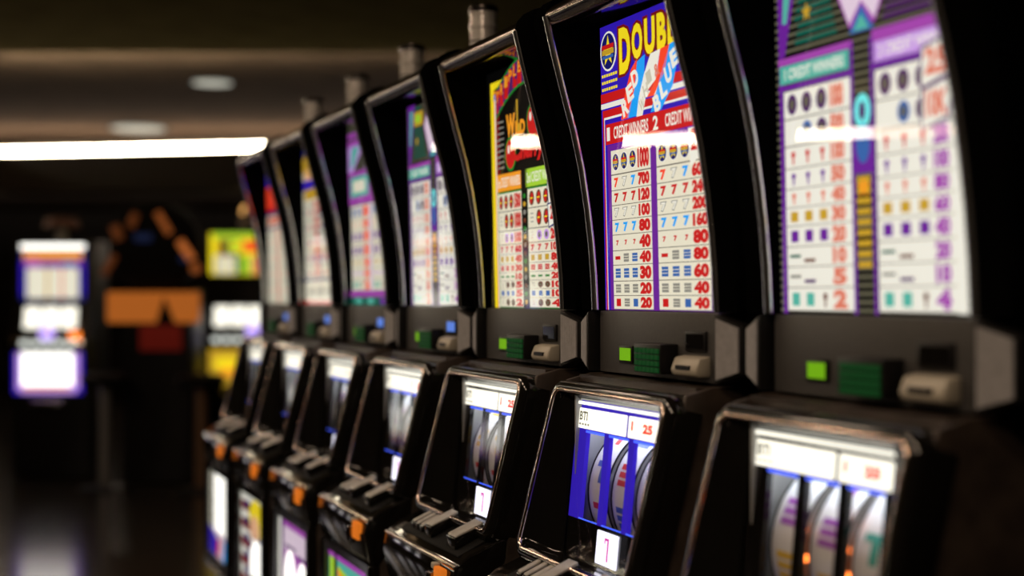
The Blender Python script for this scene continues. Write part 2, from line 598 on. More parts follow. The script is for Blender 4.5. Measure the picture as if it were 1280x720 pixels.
def art_wild_fruit():
    A = Art(**GL)
    A.rect(0, 0, 1, 1, 'black', 0)
    A.rect(.055, 0, .095, .955, 'yellow', 1)
    A.poly([(.055, .955), (.055, .915), (.25, .945), (.30, .957)], 'yellow', 1)
    A.rect(.095, 0, .125, .92, 'orange', 1)
    A.rect(.110, 0, .125, .90, 'white', 2)
    A.rect(.125, .50, .17, .89, 'dark_red', 1)
    A.poly([(.10, .90), (.22, .92), (.22, .90), (.10, .875)], 'blue', 2)
    # arched name with a green outline
    word = 'TRIPLE DOUBLE'
    pts_o, pts_i = [], []
    for i in range(25):
        t = i / 24
        a = .13 + .80 * t
        v = .835 + .135 * math.sin(math.pi * (.06 + .88 * t))
        pts_o.append((a, v + .055))
        pts_i.append((a, v - .065))
    A.poly(pts_o + pts_i[::-1], 'green', 2)
    A.poly([(a, v - .010) for a, v in pts_o] + [(a, v + .010) for a, v in pts_i[::-1]], 'plum', 3)
    for i, ch in enumerate(word):
        if ch == ' ':
            continue
        t = (i + .5) / len(word)
        a = .13 + .80 * t
        v = .83 + .135 * math.sin(math.pi * (.06 + .88 * t))
        A.text(ch, a - .028, v - .050, a + .028, v + .046, 'red', 4, .10, shear=.15)
        A.text(ch, a - .022, v - .004, a + .022, v + .040, 'orange', 5, .02, shear=.15)
    A.ell(.46, .745, .17, .085, 'black', 5)
    A.text('W', .28, .705, .40, .80, 'orange', 6, .06)
    A.text('ILD', .40, .705, .53, .765, 'orange', 6, .06)
    A.text('L', .42, .72, .47, .85, 'gold', 6, .05)
    for ca, cv, s in ((.625, .745, 1.0), (.33, .635, 1.0), (.72, .70, .9)):
        A.ell(ca, cv, .075 * s, .072 * s, 'green', 6)
        A.ell(ca, cv, .062 * s, .060 * s, 'red', 7)
        A.ell(ca - .02, cv + .02, .014, .018, 'white', 8)
    A.text('C', .36, .60, .47, .68, 'red', 8, .08)
    A.text('herry', .47, .585, .76, .665, 'red', 8, .06, shear=.2)
    for i in range(9):
        A.rect(.15 + .012 * (i % 2), .775 - i * .024, .24, .782 - i * .024, 'grey', 5)
    for i in range(5):
        A.rect(.13, .70 - i * .024, .19, .707 - i * .024, 'grey', 4)
        A.rect(.82, .66 - i * .024, .92, .667 - i * .024, 'grey', 5)
    A.rect(.13, .487, .455, .560, 'orange', 3)
    A.text('1st CREDIT WINNERS', .14, .503, .445, .545, 'white', 4, .015)
    A.rect(.515, .487, .90, .560, 'lime', 3)
    A.text('2nd CREDIT WINNERS', .53, .503, .885, .545, 'white', 4, .015)
    A.rect(.125, .0, .96, .485, 'green', 1)
    vb = [.480, .418, .335, .270, .225, .183, .142, .103, .062, .030, .002]
    vb = [.478, .400, .318, .262, .222, .182, .146, .112, .078, .042, .003]
    S = [['cher'] * 3, ['txt', 'cher', 'cher'], ['txt', 'oval:lilac', 'oval:lilac'], ['7:red'] * 3, ['blk:gold'] * 3, ['bar3:red'] * 3, ['bar:green'] * 3, ['txt', 'oval:brown', 'oval:brown'], ['blk:steel'] * 3, ['txt', 'oval:brown', 'oval:brown']]
    table(A, .135, .455, vb, list(zip(S, ['1500', '1000', '100', '60', '40', '30', '10', '5', '5', '2'])), 'red')
    table(A, .535, .935, vb, list(zip(S, ['3000', '2000', '200', '100', '80', '40', '20', '10', '10', '4'])), 'red')
    A.rect(.455, 0, .535, .56, 'black', 3)
    for i in range(14):
        A.ell(.495, .025 + i * .033, .018, .010, ['gold', 'green', 'brown', 'grey'][i % 4], 4)
    for v, s in ((.455, '5'), (.365, '2,0')):
        A.poly([(.80, v - .055), (.93, v - .03), (.93, v + .055), (.79, v + .045)], 'navy', 8)
        A.poly([(.81, v - .047), (.925, v - .024), (.925, v + .048), (.80, v + .038)], 'white', 9)
        A.text(s, .825, v - .03, .915, v + .035, 'red', 10, .05)
    return A


def art_diamond():
    A = Art(**GL)
    A.rect(0, 0, 1, 1, 'black', 0)
    for i in range(46):
        v = .006 + i * .0216
        A.rect(0, v, 1, v + .009, 'olive', 1)
    A.rect(.022, 0, .045, 1, 'purple', 2)
    # upper scene: teal figure on stripes, big pale diamond
    for i in range(12):
        v = .735 + i * .0216
        A.rect(.12 + .01 * (i % 3), v, .36 - .008 * i, v + .011, 'dark_teal', 2)
        A.rect(.60 + .01 * (i % 3), v, .95, v + .011, 'plum', 2)
    A.poly([(.03, .71), (.06, .71), (.17, 1), (.03, 1)], 'purple', 3)
    A.poly([(.05, .80), (.075, .80), (.13, .97), (.07, .97)], 'teal', 4)
    A.star(.195, .815, .030, .028, 'gold', 4)
    A.rect(.14, .89, .32, .96, 'gold', 3)
    A.ell(.225, .925, .06, .022, 'lime', 4)
    A.poly([(.43, .735), (.56, .735), (.67, .88), (.60, .955), (.40, .955), (.33, .88)], 'magenta', 3)
    A.poly([(.43, .745), (.495, .80), (.56, .745), (.655, .88), (.595, .945), (.405, .945), (.345, .88)], 'pale_pink', 4)
    A.poly([(.405, .945), (.45, .88), (.54, .88), (.595, .945)], 'white', 5)
    A.poly([(.43, .72), (.56, .72), (.495, .79)], 'steel', 5)
    A.poly([(.455, .725), (.535, .725), (.495, .765)], 'teal', 6)
    A.ell(.80, .86, .11, .07, 'plum', 4)
    # header bars
    A.rect(.022, .685, .445, .705, 'magenta', 5)
    A.rect(.545, .685, .97, .715, 'magenta', 5)
    A.rect(.022, .615, .445, .630, 'purple', 5)
    A.rect(.545, .615, .97, .630, 'purple', 5)
    A.rect(.030, .634, .425, .684, 'teal', 5)
    A.text('1 CREDIT WINNERS', .06, .644, .40, .674, 'white', 6, .02)
    A.rect(.555, .632, .97, .684, 'lilac', 5)
    A.text('2 CREDIT WINNERS', .58, .644, .93, .674, 'white', 6, .02)
    A.rect(.43, .0, .447, .70, 'purple', 5)
    A.rect(.535, .0, .552, .70, 'purple', 5)
    # centre column
    A.ell(.492, .518, .042, .045, 'cyan', 6)
    A.ell(.492, .518, .016, .024, 'plum', 7)
    A.ell(.492, .435, .036, .05, 'steel', 6)
    A.rect(.447, .36, .535, .48, 'purple', 5)
    for i in range(9):
        A.rect(.455, .12 + i * .027, .527, .136 + i * .027, 'gold', 6)
    A.star(.492, .325, .04, .03, 'orange', 7)
    vb = [.612, .533, .458, .397, .341, .290, .239, .182, .127, .070, .006]
    S = [['oval:plum'] * 3, ['', 'oval:steel', 'oval:plum'], ['pin:red'] * 3, ['pin:purple'] * 3, ['pin:salmon'] * 3, ['blk:gold'] * 3, ['blk:purple'] * 3, ['dash:dark_teal', 'low:brown', ''], ['dash:grey', 'low:plum', ''], ['blk:teal', 'blk:teal', 'pin:brown']]
    table(A, .048, .428, vb, list(zip(S, ['1000', '500', '100', '50', '40', '30', '20', '10', '5', '2'])), 'salmon', 'white', .33, marg=.10)
    A.rect(.555, .006, .985, .612, 'white', 1.5)  # white margin painted in for the sparkle along the glass edge
    table(A, .555, .915, vb, list(zip(S, ['2000', '1000', '200', '100', '80', '60', '40', '20', '10', '4'])), 'magenta', 'white', .28, marg=.06)
    for v, s in ((.60, '25'), (.50, '10K')):
        A.poly([(.775, v - .062), (.90, v - .04), (.93, v + .065), (.78, v + .042)], 'plum', 7)
        A.poly([(.783, v - .055), (.895, v - .033), (.925, v + .058), (.788, v + .035)], 'white', 8)
        A.text(s, .80, v - .03, .90, v + .035, 'salmon', 9, .05)
    return A


def art_purple_teal():
    A = Art(**GL)
    A.rect(0, 0, 1, 1, 'black', 0)
    for i in range(20):
        v = .70 + i * .016
        A.rect(0, v, 1, v + .007, 'olive', 1)
    A.rect(0, .955, 1, .985, 'magenta', 3)
    A.rect(0, .90, 1, .94, 'magenta', 3)
    A.poly([(.0, .76), (.12, .76), (.42, .91), (.0, .91)], 'lilac', 3)
    A.poly([(.05, .78), (.16, .80), (.30, .90), (.1, .90)], 'teal', 4)
    A.poly([(.40, .76), (.95, .76), (.95, .92), (.60, .92)], 'lilac', 2)
    A.ell(.62, .80, .15, .06, 'white', 4)
    A.ell(.50, .86, .08, .04, 'plum', 5)
    A.rect(0, .57, 1, .76, 'magenta', 2)
    A.rect(.05, .615, .50, .73, 'teal', 4)
    A.rect(.12, .64, .42, .705, 'ivory', 5)
    A.rect(.60, .60, .96, .73, 'lilac', 4)
    vb = [.565, .485, .425, .345, .268, .205, .145, .08]
    S = [['bar3:steel'] * 3, ['pin:salmon'] * 3, ['blk:purple'] * 3, ['blk:purple'] * 3, ['dash:gold'] * 3, ['dash:lilac'] * 3, ['blk:teal', 'blk:teal', 'pin:brown']]
    table(A, .04, .50, vb, list(zip(S, ['800', '200', '100', '50', '20', '10', '2'])), 'bright_red')
    table(A, .56, .98, vb, list(zip(S, ['1600', '400', '200', '100', '40', '20', '4'])), 'salmon')
    A.rect(.50, .08, .56, .565, 'pale_pink', 3)
    A.rect(0, .045, 1, .08, 'magenta', 4)
    A.rect(0, 0, 1, .045, 'dark_teal', 3)
    for i in range(3):
        A.ell(.2 + .3 * i, .022, .09, .018, 'teal' if i != 2 else 'purple', 4)
    return A


def art_flag(second=False):
    A = Art(**GL)
    A.rect(0, 0, 1, 1, 'ivory', 0)
    if second:
        A.rect(0, .86, 1, 1, 'navy', 1)
        A.ell(.25, .90, .28, .08, 'gold', 2)
        A.rect(.05, .80, 1, .87, 'skin', 2)
        A.rect(0, .73, 1, .80, 'blue', 2)
        A.rect(.05, .67, .55, .74, 'gold', 3)
        A.rect(.6, .64, .98, .72, 'pale_blue', 3)
        vb = [.66 - .049 * i for i in range(11)]
        S = [['blk:navy', 'blk:red', 'blk:navy'] if i % 2 else ['bar3:grey'] * 3 for i in range(10)]
        P = ['5000', '1000', '200', '100', '80', '60', '40', '20', '10', '5']
        table(A, .04, .48, vb, list(zip(S, P)), 'red')
        table(A, .53, .98, vb, list(zip(S, P)), 'red')
        A.rect(.485, .17, .525, .66, 'navy', 3)
        for i in range(5):
            A.rect(.485, .19 + .1 * i, .525, .23 + .1 * i, 'red', 4)
        A.rect(0, .145, 1, .165, 'navy', 4)
        A.rect(0, .0, 1, .022, 'red', 4)
        for i in range(3):
            A.rect(.10 + .3 * i, .04, .3 + .3 * i, .12, 'cream', 4)
    else:
        A.rect(0, .66, 1, 1, 'red', 1)
        A.poly([(0, .82), (.5, .82), (.5, .98), (0, .98)], 'blue', 2)
        A.poly([(.35, .70), (.9, .74), (.9, .92), (.45, .84)], 'white', 3)
        A.poly([(0, .68), (.3, .70), (.3, .84), (0, .84)], 'bright_red', 3)
        A.rect(0, .63, 1, .66, 'navy', 2)
        A.rect(.05, .565, .97, .62, 'salmon', 3)
        A.rect(0, .53, 1, .55, 'plum', 3)
        vb = [.525 - .058 * i for i in range(10)]
        S = [['pin:salmon'] * 3 if i % 2 else ['bar3:cream'] * 3 for i in range(9)]
        P = ['1000', '500', '100', '60', '40', '20', '10', '5', '2']
        table(A, .04, .48, vb, list(zip(S, P)), 'salmon')
        table(A, .53, .98, vb, list(zip(S, P)), 'salmon')
    return A


def belly_art(kind):
    A = Art(.188, -.188, (.9, -.938), (.9, -.640), .0006)
    if kind == 1:
        A.rect(0, 0, 1, 1, 'hot', 0)
        A.rect(.0, 0, .16, 1, 'cream', 1)
        A.rect(.16, .2, .26, 1, 'black', 2)
        A.rect(0, 0, 1, .30, 'pale_pink', 2)
        A.poly([(.0, .0), (.42, .0), (.48, .20), (.0, .32)], 'blue', 3)
        A.poly([(.42, .03), (.56, .0), (.60, .22), (.48, .22)], 'bright_red', 3)
        A.poly([(.75, .0), (1, .0), (1, .27), (.82, .25)], 'sky', 3)
    elif kind == 2:
        for i in range(10):
            A.rect(0, i / 10, 1, (i + 1) / 10, 'white' if i % 2 else 'dark_red', 0)
        A.rect(.0, 0, .06, 1, 'grey', 1)
        for i in range(5):
            A.rect(.22, .12 + .18 * i, .42, .20 + .18 * i, 'navy', 1)
        A.ell(.72, .78, .30, .20, 'yellow', 2)
        A.ell(.66, .66, .19, .15, 'skin', 3)
        A.poly([(.42, .12), (.95, .16), (1, .58), (.62, .60), (.44, .42)], 'navy', 3)
        A.poly([(.46, .15), (.92, .18), (.97, .55), (.64, .56), (.48, .40)], 'hot', 4)
        A.ell(.72, .05, .26, .10, 'yellow', 5)
    elif kind == 3:
        A.rect(0, 0, 1, 1, 'pale_pink', 0)
        A.rect(0, 0, .10, 1, 'white', 1)
        A.rect(.10, 0, .19, 1, 'plum', 2)
        A.rect(.19, .93, 1, 1, 'magenta', 2)
        A.rect(.25, .74, .60, .77, 'plum', 2)
        A.rect(.66, .70, 1, .73, 'plum', 2)
        A.rect(.22, 0, 1, .72, 'magenta', 1)
        A.ell(.42, .40, .20, .33, 'hot', 3)
        A.ell(.82, .36, .19, .33, 'hot', 3)
    else:
        A.rect(0, 0, 1, 1, 'teal', 0)
        A.rect(.02, .0, .15, .95, 'lime', 1)
        A.rect(.15, 0, .22, 1, 'black', 2)
        A.rect(.0, .94, 1, 1, 'magenta', 2)
        A.poly([(.24, .2), (.7, .2), (.60, .84), (.24, .9)], 'lime', 1)
        A.poly([(.24, .82), (.60, .70), (.60, .76), (.24, .88)], 'orange', 3)
        A.poly([(.55, .60), (1, .50), (1, .85), (.6, .84)], 'magenta', 2)
        A.ell(.86, .70, .10, .09, 'cyan', 3)
        A.rect(.24, 0, 1, .2, 'purple', 2)
    return A


# ------------------------------------------------------------------ the room
def quad_obj(name, pts, mat, thick):
    """flat slab from floor-plan corners (x, y, z), thickness downwards or upwards"""
    bm = bmesh.new()
    a = [bm.verts.new(p) for p in pts]
    b = [bm.verts.new((p[0], p[1], p[2] + thick)) for p in pts]
    n = len(pts)
    bm.faces.new(a)
    bm.faces.new(b[::-1])
    for i in range(n):
        bm.faces.new((a[i], b[i], b[(i + 1) % n], a[(i + 1) % n]))
    bmesh.ops.recalc_face_normals(bm, faces=bm.faces)
    return struct(link(name, finish(bm, name, [mat], smooth=False)))


def gq(a0, a1, d0, d1, z):
    return [(*ground(a, d), z) for a, d in ((a0, d0), (a1, d0), (a1, d1), (a0, d1))]


quad_obj('floor', gq(-13, 13, -4, 23, 0), M['floor'], -.1)
quad_obj('ceiling', gq(-13, 13, -4, 9.3, 2.95), M['ceiling'], .55)
quad_obj('ceiling_tray', gq(-13, 13, 9.3, 23, 3.42), M['tray'], .08)
quad_obj('wall_back', gq(-13, 13, 23, 23.1, 0), M['wall'], 3.5)
quad_obj('wall_left', gq(-13.1, -13, -4, 23.1, 0), M['wall'], 3.5)
quad_obj('wall_right', gq(13, 13.1, -4, 23.1, 0), M['wall'], 3.5)
quad_obj('wall_front', gq(-13, 13, -4.1, -4, 0), M['wall'], 3.5)

# hanging bulkhead that carries the long strip light
PL = [(-9.0, 9.9), (-5.75, 11.0), (-3.67, 11.46), (-2.2, 11.60), (.37, 12.4), (1.11, 11.96), (2.35, 11.15), (3.9, 10.15)]
bm = bmesh.new()
for (x0, y0), (x1, y1) in zip(PL, PL[1:]):
    d = Vector((x1 - x0, y1 - y0)).normalized()
    n = Vector((-d.y, d.x))
    if n.y < 0:
        n = -n
    for z0, z1, off, dep in ((2.20, 2.505, -.11, .40), (2.505, 2.60, .09, .03)):
        pts = [Vector((x0, y0)) + n * off, Vector((x1, y1)) + n * off, Vector((x1, y1)) + n * (off + dep), Vector((x0, y0)) + n * (off + dep)]
        lo = [bm.verts.new((p.x, p.y, z0)) for p in pts]
        hi = [bm.verts.new((p.x, p.y, z1)) for p in pts]
        bm.faces.new(lo)
        bm.faces.new(hi)
        for i in range(4):
            bm.faces.new((lo[i], lo[(i + 1) % 4], hi[(i + 1) % 4], hi[i]))
bmesh.ops.recalc_face_normals(bm, faces=bm.faces)
struct(link('trim_1', finish(bm, 'bulkhead', [M['bulkhead']], smooth=False)))

LAB = ['pinkish strip light on the bulkhead, far out to the left', 'warm white strip light left of the view, outer length', 'warm white strip light left of the view, middle length',
       'warm white strip light left of the view, inner length', 'glowing strip light at the left edge under the brown ceiling', 'long glowing strip light meeting the farthest machine of the row', 'strip light on the bulkhead hidden behind the row of machines']
for i, ((x0, y0), (x1, y1)) in enumerate(zip(PL, PL[1:])):
    bm = bmesh.new()
    d = Vector((x1 - x0, y1 - y0))
    L_ = d.length
    box(bm, 0, L_ - .03, -.045, .045, -.022, .022, .009, 2, 0)
    me = finish(bm, 'cove_light', [M['cove'] if i else M['cove_dim']])
    o = link('cove_light', me)
    o.location = (x0, y0, 2.540)
    o.rotation_euler.z = math.atan2(d.y, d.x)
    tag(o, LAB[i], 'light', 'strip lights along the bulkhead')


# unseen strip and ledge added farther back to brighten the brown ceiling
bm = bmesh.new()
box(bm, -7, 7, -.05, .05, -.03, .03, .01)
o = link('cove_light', finish(bm, 'rear_fill_strip', [glow('rear_fill_glow', (1.0, .80, .62), 12.0)]))
o.location = (*ground(-4.0, 17.6), 2.80)
o.rotation_euler.z = -TH
tag(o, 'added unseen strip behind the bulkhead that brightens the brown ceiling', 'light', 'strip lights along the bulkhead')
bm = bmesh.new()
box(bm, -7, 7, -.12, .30, -.17, .17, .01)
o = struct(link('trim_2', finish(bm, 'rear_fill_ledge', [M['bulkhead']])))  # unseen ledge, added only to hold the rear strip
o.location = (*ground(-4.0, 17.7), 2.595)
o.rotation_euler.z = -TH


def downlight(a, d, z, r, mat, label, bar=False):
    x, y = ground(a, d)
    root = bpy.data.objects.new('ceiling_light', None)
    COL.objects.link(root)
    root.location = (x, y, z)
    tag(root, label, 'light', 'ceiling lights')
    bm = bmesh.new()
    lathe(bm, [(r * 1.15, 0), (r * 1.15, -.02), (r, -.025), (r, -.005)], 0, 0, 24)
    link('ring', finish(bm, 'ring', [M['bulkhead']]), root)
    bm = bmesh.new()
    lathe(bm, [(r * .98, -.006), (r * .98, -.028), (r * .5, -.04)], 0, 0, 24)
    link('diffuser', finish(bm, 'diffuser', [mat]), root)


downlight(-2.87, 13.6, 3.42, .19, M['down_far'], 'round pale ceiling light higher up above the strip light')
downlight(-4.55, 17.3, 3.42, .33, M['down_far'], 'round pale ceiling light right above the glowing strip light')

for i, (lx, ly) in enumerate(AISLE_LIGHTS):
    root = bpy.data.objects.new('aisle_light', None)
    COL.objects.link(root)
    root.location = (lx, ly, 2.95)
    tag(root, 'long warm ceiling light over the aisle, outside the picture, ' + ('added behind the viewer to light the nearest cabinet side', 'above the viewer', 'second ahead', 'third ahead', 'farthest ahead')[i], 'light', 'ceiling lights over the aisle')
    bm = bmesh.new()
    box(bm, -.10, .10, -.48, .48, -.025, -.001, .008)
    link('housing', finish(bm, 'aisle_housing', [M['bulkhead']]), root)

# ------------------------------------------------------------------ slot machines of the row
OFF = (-1.2, 0, H)
HW = .232                               # half width between the chrome side trims
TRIM = [(1.1115, -.024), (1.1085, .04), (1.1035, .10), (1.096, .16), (1.084, .235), (1.068, .305), (1.049, .37), (1.030, .44), (1.012, .512)]


def part(key, name, parent, build, mats, angle=38):
    if key not in CACHE:
        bm = bmesh.new()
        build(bm)
        CACHE[key] = finish(bm, name, mats, angle, OFF)
    return link(name, CACHE[key], parent)


def b_base(bm):
    box(bm, .99, 1.53, -.27, .27, -1.35, -1.27)
    box(bm, .94, 1.56, -.285, .285, -1.27, -1.03, .008)
    box(bm, .925, 1.57, -.292, .292, -1.03, -1.002, .006)


def b_cabinet(bm):
    prof = [(.912, -1.0), (.912, -.61), (.985, -.50), (1.052, -.152), (1.10, -.14), (1.56, -.14), (1.56, -1.0)]
    prism(bm, prof, .220, HW, .003)
    prism(bm, prof, -HW, -.220, .003)
    box(bm, .915, 1.5, -.2195, .2195, -.999, -.50)
    box(bm, 1.545, 1.559, -.2195, .2195, -.999, -.142)
    box(bm, 1.075, 1.545, -.2195, .2195, -.155, -.142)


B0, B1 = Vector((.953, -.470)), Vector((1.036, -.150))
BU = (B1 - B0).normalized()
BN = Vector((-BU.y, BU.x))              # out of the bezel, towards the player
BL = (B1 - B0).length
G0, G1 = Vector((1.018, -.458)), Vector((1.045, -.183))
GU = (G1 - G0).normalized()
GN = Vector((-GU.y, GU.x))


def bz(y, t, n):
    p = B0 + BU * t + BN * n
    return (p.x, y, p.y)


def gz(y, t, n):
    p = G0 + GU * t + GN * n
    return (p.x, y, p.y)


def b_bezel(bm):
    loops = []
    for ins, n, r in ((0, -.050, .030), (0, -.008, .030), (.003, .003, .030), (.009, .008, .027), (.017, .008, .022), (.023, .003, .018), (.025, -.004, .016)):
        loops.append([bz(y, t, n) for y, t in rrect(HW + .002 - ins, ins, BL - ins, r)])
    loops.append([gz(y, t, .012) for y, t in rrect(.178, -.004, .286, .012)])
    loops.append([gz(y, t, .0) for y, t in rrect(.164, .0, .276, .006)])
    loft(bm, loops)
    bmesh.ops.recalc_face_normals(bm, faces=bm.faces)
    # outward orientation: make sure the front ridge looks at the player
    f = max(bm.faces, key=lambda q: -q.calc_center_median().x)
    if f.normal.x > 0:
        bmesh.ops.reverse_faces(bm, faces=bm.faces)


def ring_tube(bm, pts, r, seg=8, mat=0):
    R_ = tube(bm, pts, r, seg, True)
    n = len(R_)
    for i in range(n):
        a, b = R_[i], R_[(i + 1) % n]
        for k in range(seg):
            bm.faces.new((a[k], a[(k + 1) % seg], b[(k + 1) % seg], b[k])).material_index = mat
    bmesh.ops.recalc_face_normals(bm, faces=bm.faces)


def b_bezel_trim(bm):
    ring_tube(bm, [bz(y, t, .0065) for y, t in rrect(HW - .017, .019, BL - .019, .020)], .0042)


WIN = [(.120, .046), (.026, -.048), (-.068, -.142)]
WT0, WT1 = .070, .222


def gbox(bm, y0, y1, t0, t1, n0, n1, bev=0, mat=0):
    """box lying in the reel glass plane"""
    nf = set(bm.faces)
    P = []
    for n in (n0, n1):
        for y, t in ((y0, t0), (y1, t0), (y1, t1), (y0, t1)):
            P.append(bm.verts.new(gz(y, t, n)))
    for f in [(0, 3, 2, 1), (4, 5, 6, 7), (0, 1, 5, 4), (1, 2, 6, 5), (2, 3, 7, 6), (3, 0, 4, 7)]:
        bm.faces.new([P[i] for i in f])
    bmesh.ops.recalc_face_normals(bm, faces=[f for f in bm.faces if f not in nf])
    if bev:
        bevel(bm, P, bev, 2)
    for f in bm.faces:
        if f not in nf:
            f.material_index = mat


def b_mask(bm):
    ys = [.166, WIN[0][0], WIN[0][1], WIN[1][0], WIN[1][1], WIN[2][0], WIN[2][1], -.166]
    for i in (0, 2, 4, 6):
        gbox(bm, ys[i + 1], ys[i], WT0 - .002, WT1 + .002, -.012, -.004)
    gbox(bm, -.166, .166, WT1, .280, -.012, -.004)
    gbox(bm, -.166, .166, -.004, WT0, -.012, -.004, 0, 1)


def b_edge(j, t0, t1):
    a, b = WIN[j]
    return lambda bm: gbox(bm, b, a, t0, t1, -.0038, -.0028)


def b_reel(k):
    a, b = WIN[k]
    yc = (a + b) / 2

    def f(bm):
        cx, cz, r, hw = 1.038 + .010 + .125, -.345, .125, .037
        n = 56
        for s, w_, rr in ((0, hw, r),):
            A_ = [bm.verts.new((cx + rr * math.cos(2 * math.pi * i / n), yc + w_, cz + rr * math.sin(2 * math.pi * i / n))) for i in range(n)]
            B_ = [bm.verts.new((cx + rr * math.cos(2 * math.pi * i / n), yc - w_, cz + rr * math.sin(2 * math.pi * i / n))) for i in range(n)]
            for i in range(n):
                bm.faces.new((A_[i], A_[(i + 1) % n], B_[(i + 1) % n], B_[i])).material_index = 0
            bm.faces.new(A_).material_index = 1
            bm.faces.new(B_).material_index = 1
        bmesh.ops.recalc_face_normals(bm, faces=bm.faces)
        # dark rims
        for w_ in (hw + .001, -hw - .001):
            ring_tube(bm, [(cx + (r + .0005) * math.cos(2 * math.pi * i / n), yc + w_, cz + (r + .0005) * math.sin(2 * math.pi * i / n)) for i in range(n)], .0018, 6, 2)
    return f


def b_symbols(k, seed, pal):
    a, b = WIN[k]
    yc = (a + b) / 2

    def f(bm):
        rnd = random.Random(seed * 10 + k)
        cx, cz, r = 1.038 + .010 + .125, -.345, .1256

        def patch(a0, a1, w0, w1, mat, lift=0):
            m = 6
            row = []
            for i in range(m + 1):
                t = math.pi - math.radians(a0 + (a1 - a0) * i / m)
                row.append([bm.verts.new((cx + (r + lift) * math.cos(t), yc + w, cz + (r + lift) * math.sin(t))) for w in (w0, w1)])
            for p, q in zip(row, row[1:]):
                bm.faces.new((p[0], p[1], q[1], q[0])).material_index = mat
        ang = -62 + rnd.uniform(0, 12)
        while ang < 70:
            m = rnd.randrange(len(pal))
            kind = rnd.random()
            if kind < .5:
                for j in range(3):
                    patch(ang + j * 6.5, ang + j * 6.5 + 4.5, -.022, .022, m)
            else:
                patch(ang + 13, ang + 18, -.020, .020, m)
                patch(ang, ang + 13, -.012, .004, m)
            ang += 34
        bmesh.ops.recalc_face_normals(bm, faces=bm.faces)
    return f


def b_housing(bm):
    # light grey lining of the reel compartment
    box(bm, 1.036, 1.36, .150, .154, -.46, -.165)
    box(bm, 1.036, 1.36, -.176, -.172, -.46, -.165)
    box(bm, 1.036, 1.36, -.172, .150, -.170, -.165)
    box(bm, 1.355, 1.36, -.172, .150, -.46, -.170)


def b_header(y0, y1):
    def f(bm):
        gbox(bm, y0, y1, .2265, .262, -.004, -.001, .001)
    return f


def b_header_reflection(bm):  # glowing strip standing for the reflection on the bezel top
    gbox(bm, -.158, .158, .2685, .2740, -.004, .003, .001)


def b_reel_lamp(bm):
    cyl(bm, (1.070, -.155, -.200), (1.070, .145, -.200), .010, seg=12)


def b_display(bm):
    gbox(bm, -.045, .035, .006, .062, -.0035, -.001, .001)


def b_reelpane(bm):
    gbox(bm, -.1655, .1655, .001, .2785, .004, .006)


def b_deck(bm):
    pts = [(.990, -.462), (.970, -.467), (.912, -.490), (.890, -.507), (.883, -.520), (.8785, -.545), (.883, -.575), (.892, -.612), (.914, -.616), (.990, -.52)]
    prism(bm, pts, -HW, HW, .005, 3)


def b_decktrim(bm):
    prism(bm, [(.8875 + .0055 * math.cos(t), -.5125 + .0055 * math.sin(t)) for t in [2 * math.pi * i / 14 for i in range(14)]], -HW + .004, HW - .004, .002)


def b_inset(bm):
    # recessed key plate on the deck
    z = lambda x: -.467 + (x - .970) * (.023 / .058)
    prism(bm, [(.972, z(.972) + .0005), (.900, z(.90) - .004), (.900, z(.90) + .0005), (.972, z(.972) + .006)], -.205, .165, .002)


def b_key(y0, y1, x0, x1, h):
    def f(bm):
        z = lambda x: -.467 + (x - .970) * (.023 / .058)
        prism(bm, [(x0, z(x0) + .003), (x1, z(x1) + .003), (x1, z(x1) + h), (x0, z(x0) + h)], y0, y1, .003, 2, 0)
        prism(bm, [(x0 + .003, z(x0) + h - .002), (x1 - .002, z(x1) + h - .002), (x1 - .002, z(x1) + h + .004), (x0 + .003, z(x0) + h + .004)], y0 + .003, y1 - .003, .002, 2, 1)
    return f


KEYS = [(.098, .120, .908, .960, .016), (.070, .092, .908, .960, .016), (.042, .064, .908, .960, .016), (-.020, .024, .906, .968, .025), (-.168, -.115, .906, .968, .025)]


def b_chin(bm):
    prism(bm, [(.874, -.545), (.882, -.598), (.895, -.606), (.895, -.545)], -.205, -.105, .002)


def b_coinlamp(bm):
    box(bm, .868, .882, -.195, -.150, -.560, -.520, .003, 2, 0)


def b_coinslot(bm):
    box(bm, .862, .884, -.140, -.115, -.575, -.535, .003)
    box(bm, .860, .864, -.129, -.126, -.570, -.540)


def b_chip(bm):
    box(bm, .870, .884, -.148, -.128, -.528, -.516, .003)


def b_bellyframe(bm):
    o = rrect(.218, -.975, -.617, .012, 4)
    i = rrect(.190, -.940, -.638, .006, 4)
    loft(bm, [[(.914, y, z) for y, z in o], [(.896, y, z) for y, z in o], [(.890, y * .985, z) for y, z in o], [(.890, y, z) for y, z in i], [(.899, y, z) for y, z in i]])
    bmesh.ops.recalc_face_normals(bm, faces=bm.faces)
    f = min(bm.faces, key=lambda q: q.calc_center_median().x)
    if f.normal.x > 0:
        bmesh.ops.reverse_faces(bm, faces=bm.faces)


def b_bellyplate(bm):
    box(bm, .9005, .906, -.191, .191, -.942, -.636)


def b_bellypane(bm):
    box(bm, .893, .8945, -.1895, .1895, -.939, -.639)


def b_bottomtrim(bm):
    box(bm, .884, .905, -.215, .215, -.992, -.978, .005, 3)


def b_sidepost(sgn):
    def f(bm):
        y = sgn * .224
        box(bm, .886, .915, y - .007, y + .007, -.985, -.615, .005, 3)
    return f


def b_topbox(bm):
    box(bm, 1.150, 1.50, -.2235, .2235, -.138, .52, .01)
    box(bm, 1.138, 1.15, -.2235, .2235, -.138, .505)


def b_soffit(bm):
    prism(bm, [(1.026, .512), (1.028, .5045), (1.1495, .5045), (1.1495, .528), (1.04, .534)], -.2235, .2235, .002)


def b_topbar(bm):
    prism(bm, [(1.034 + .025 * math.cos(t), .514 + .021 * math.sin(t)) for t in [2 * math.pi * i / 20 for i in range(20)]], -.2235, .2235)


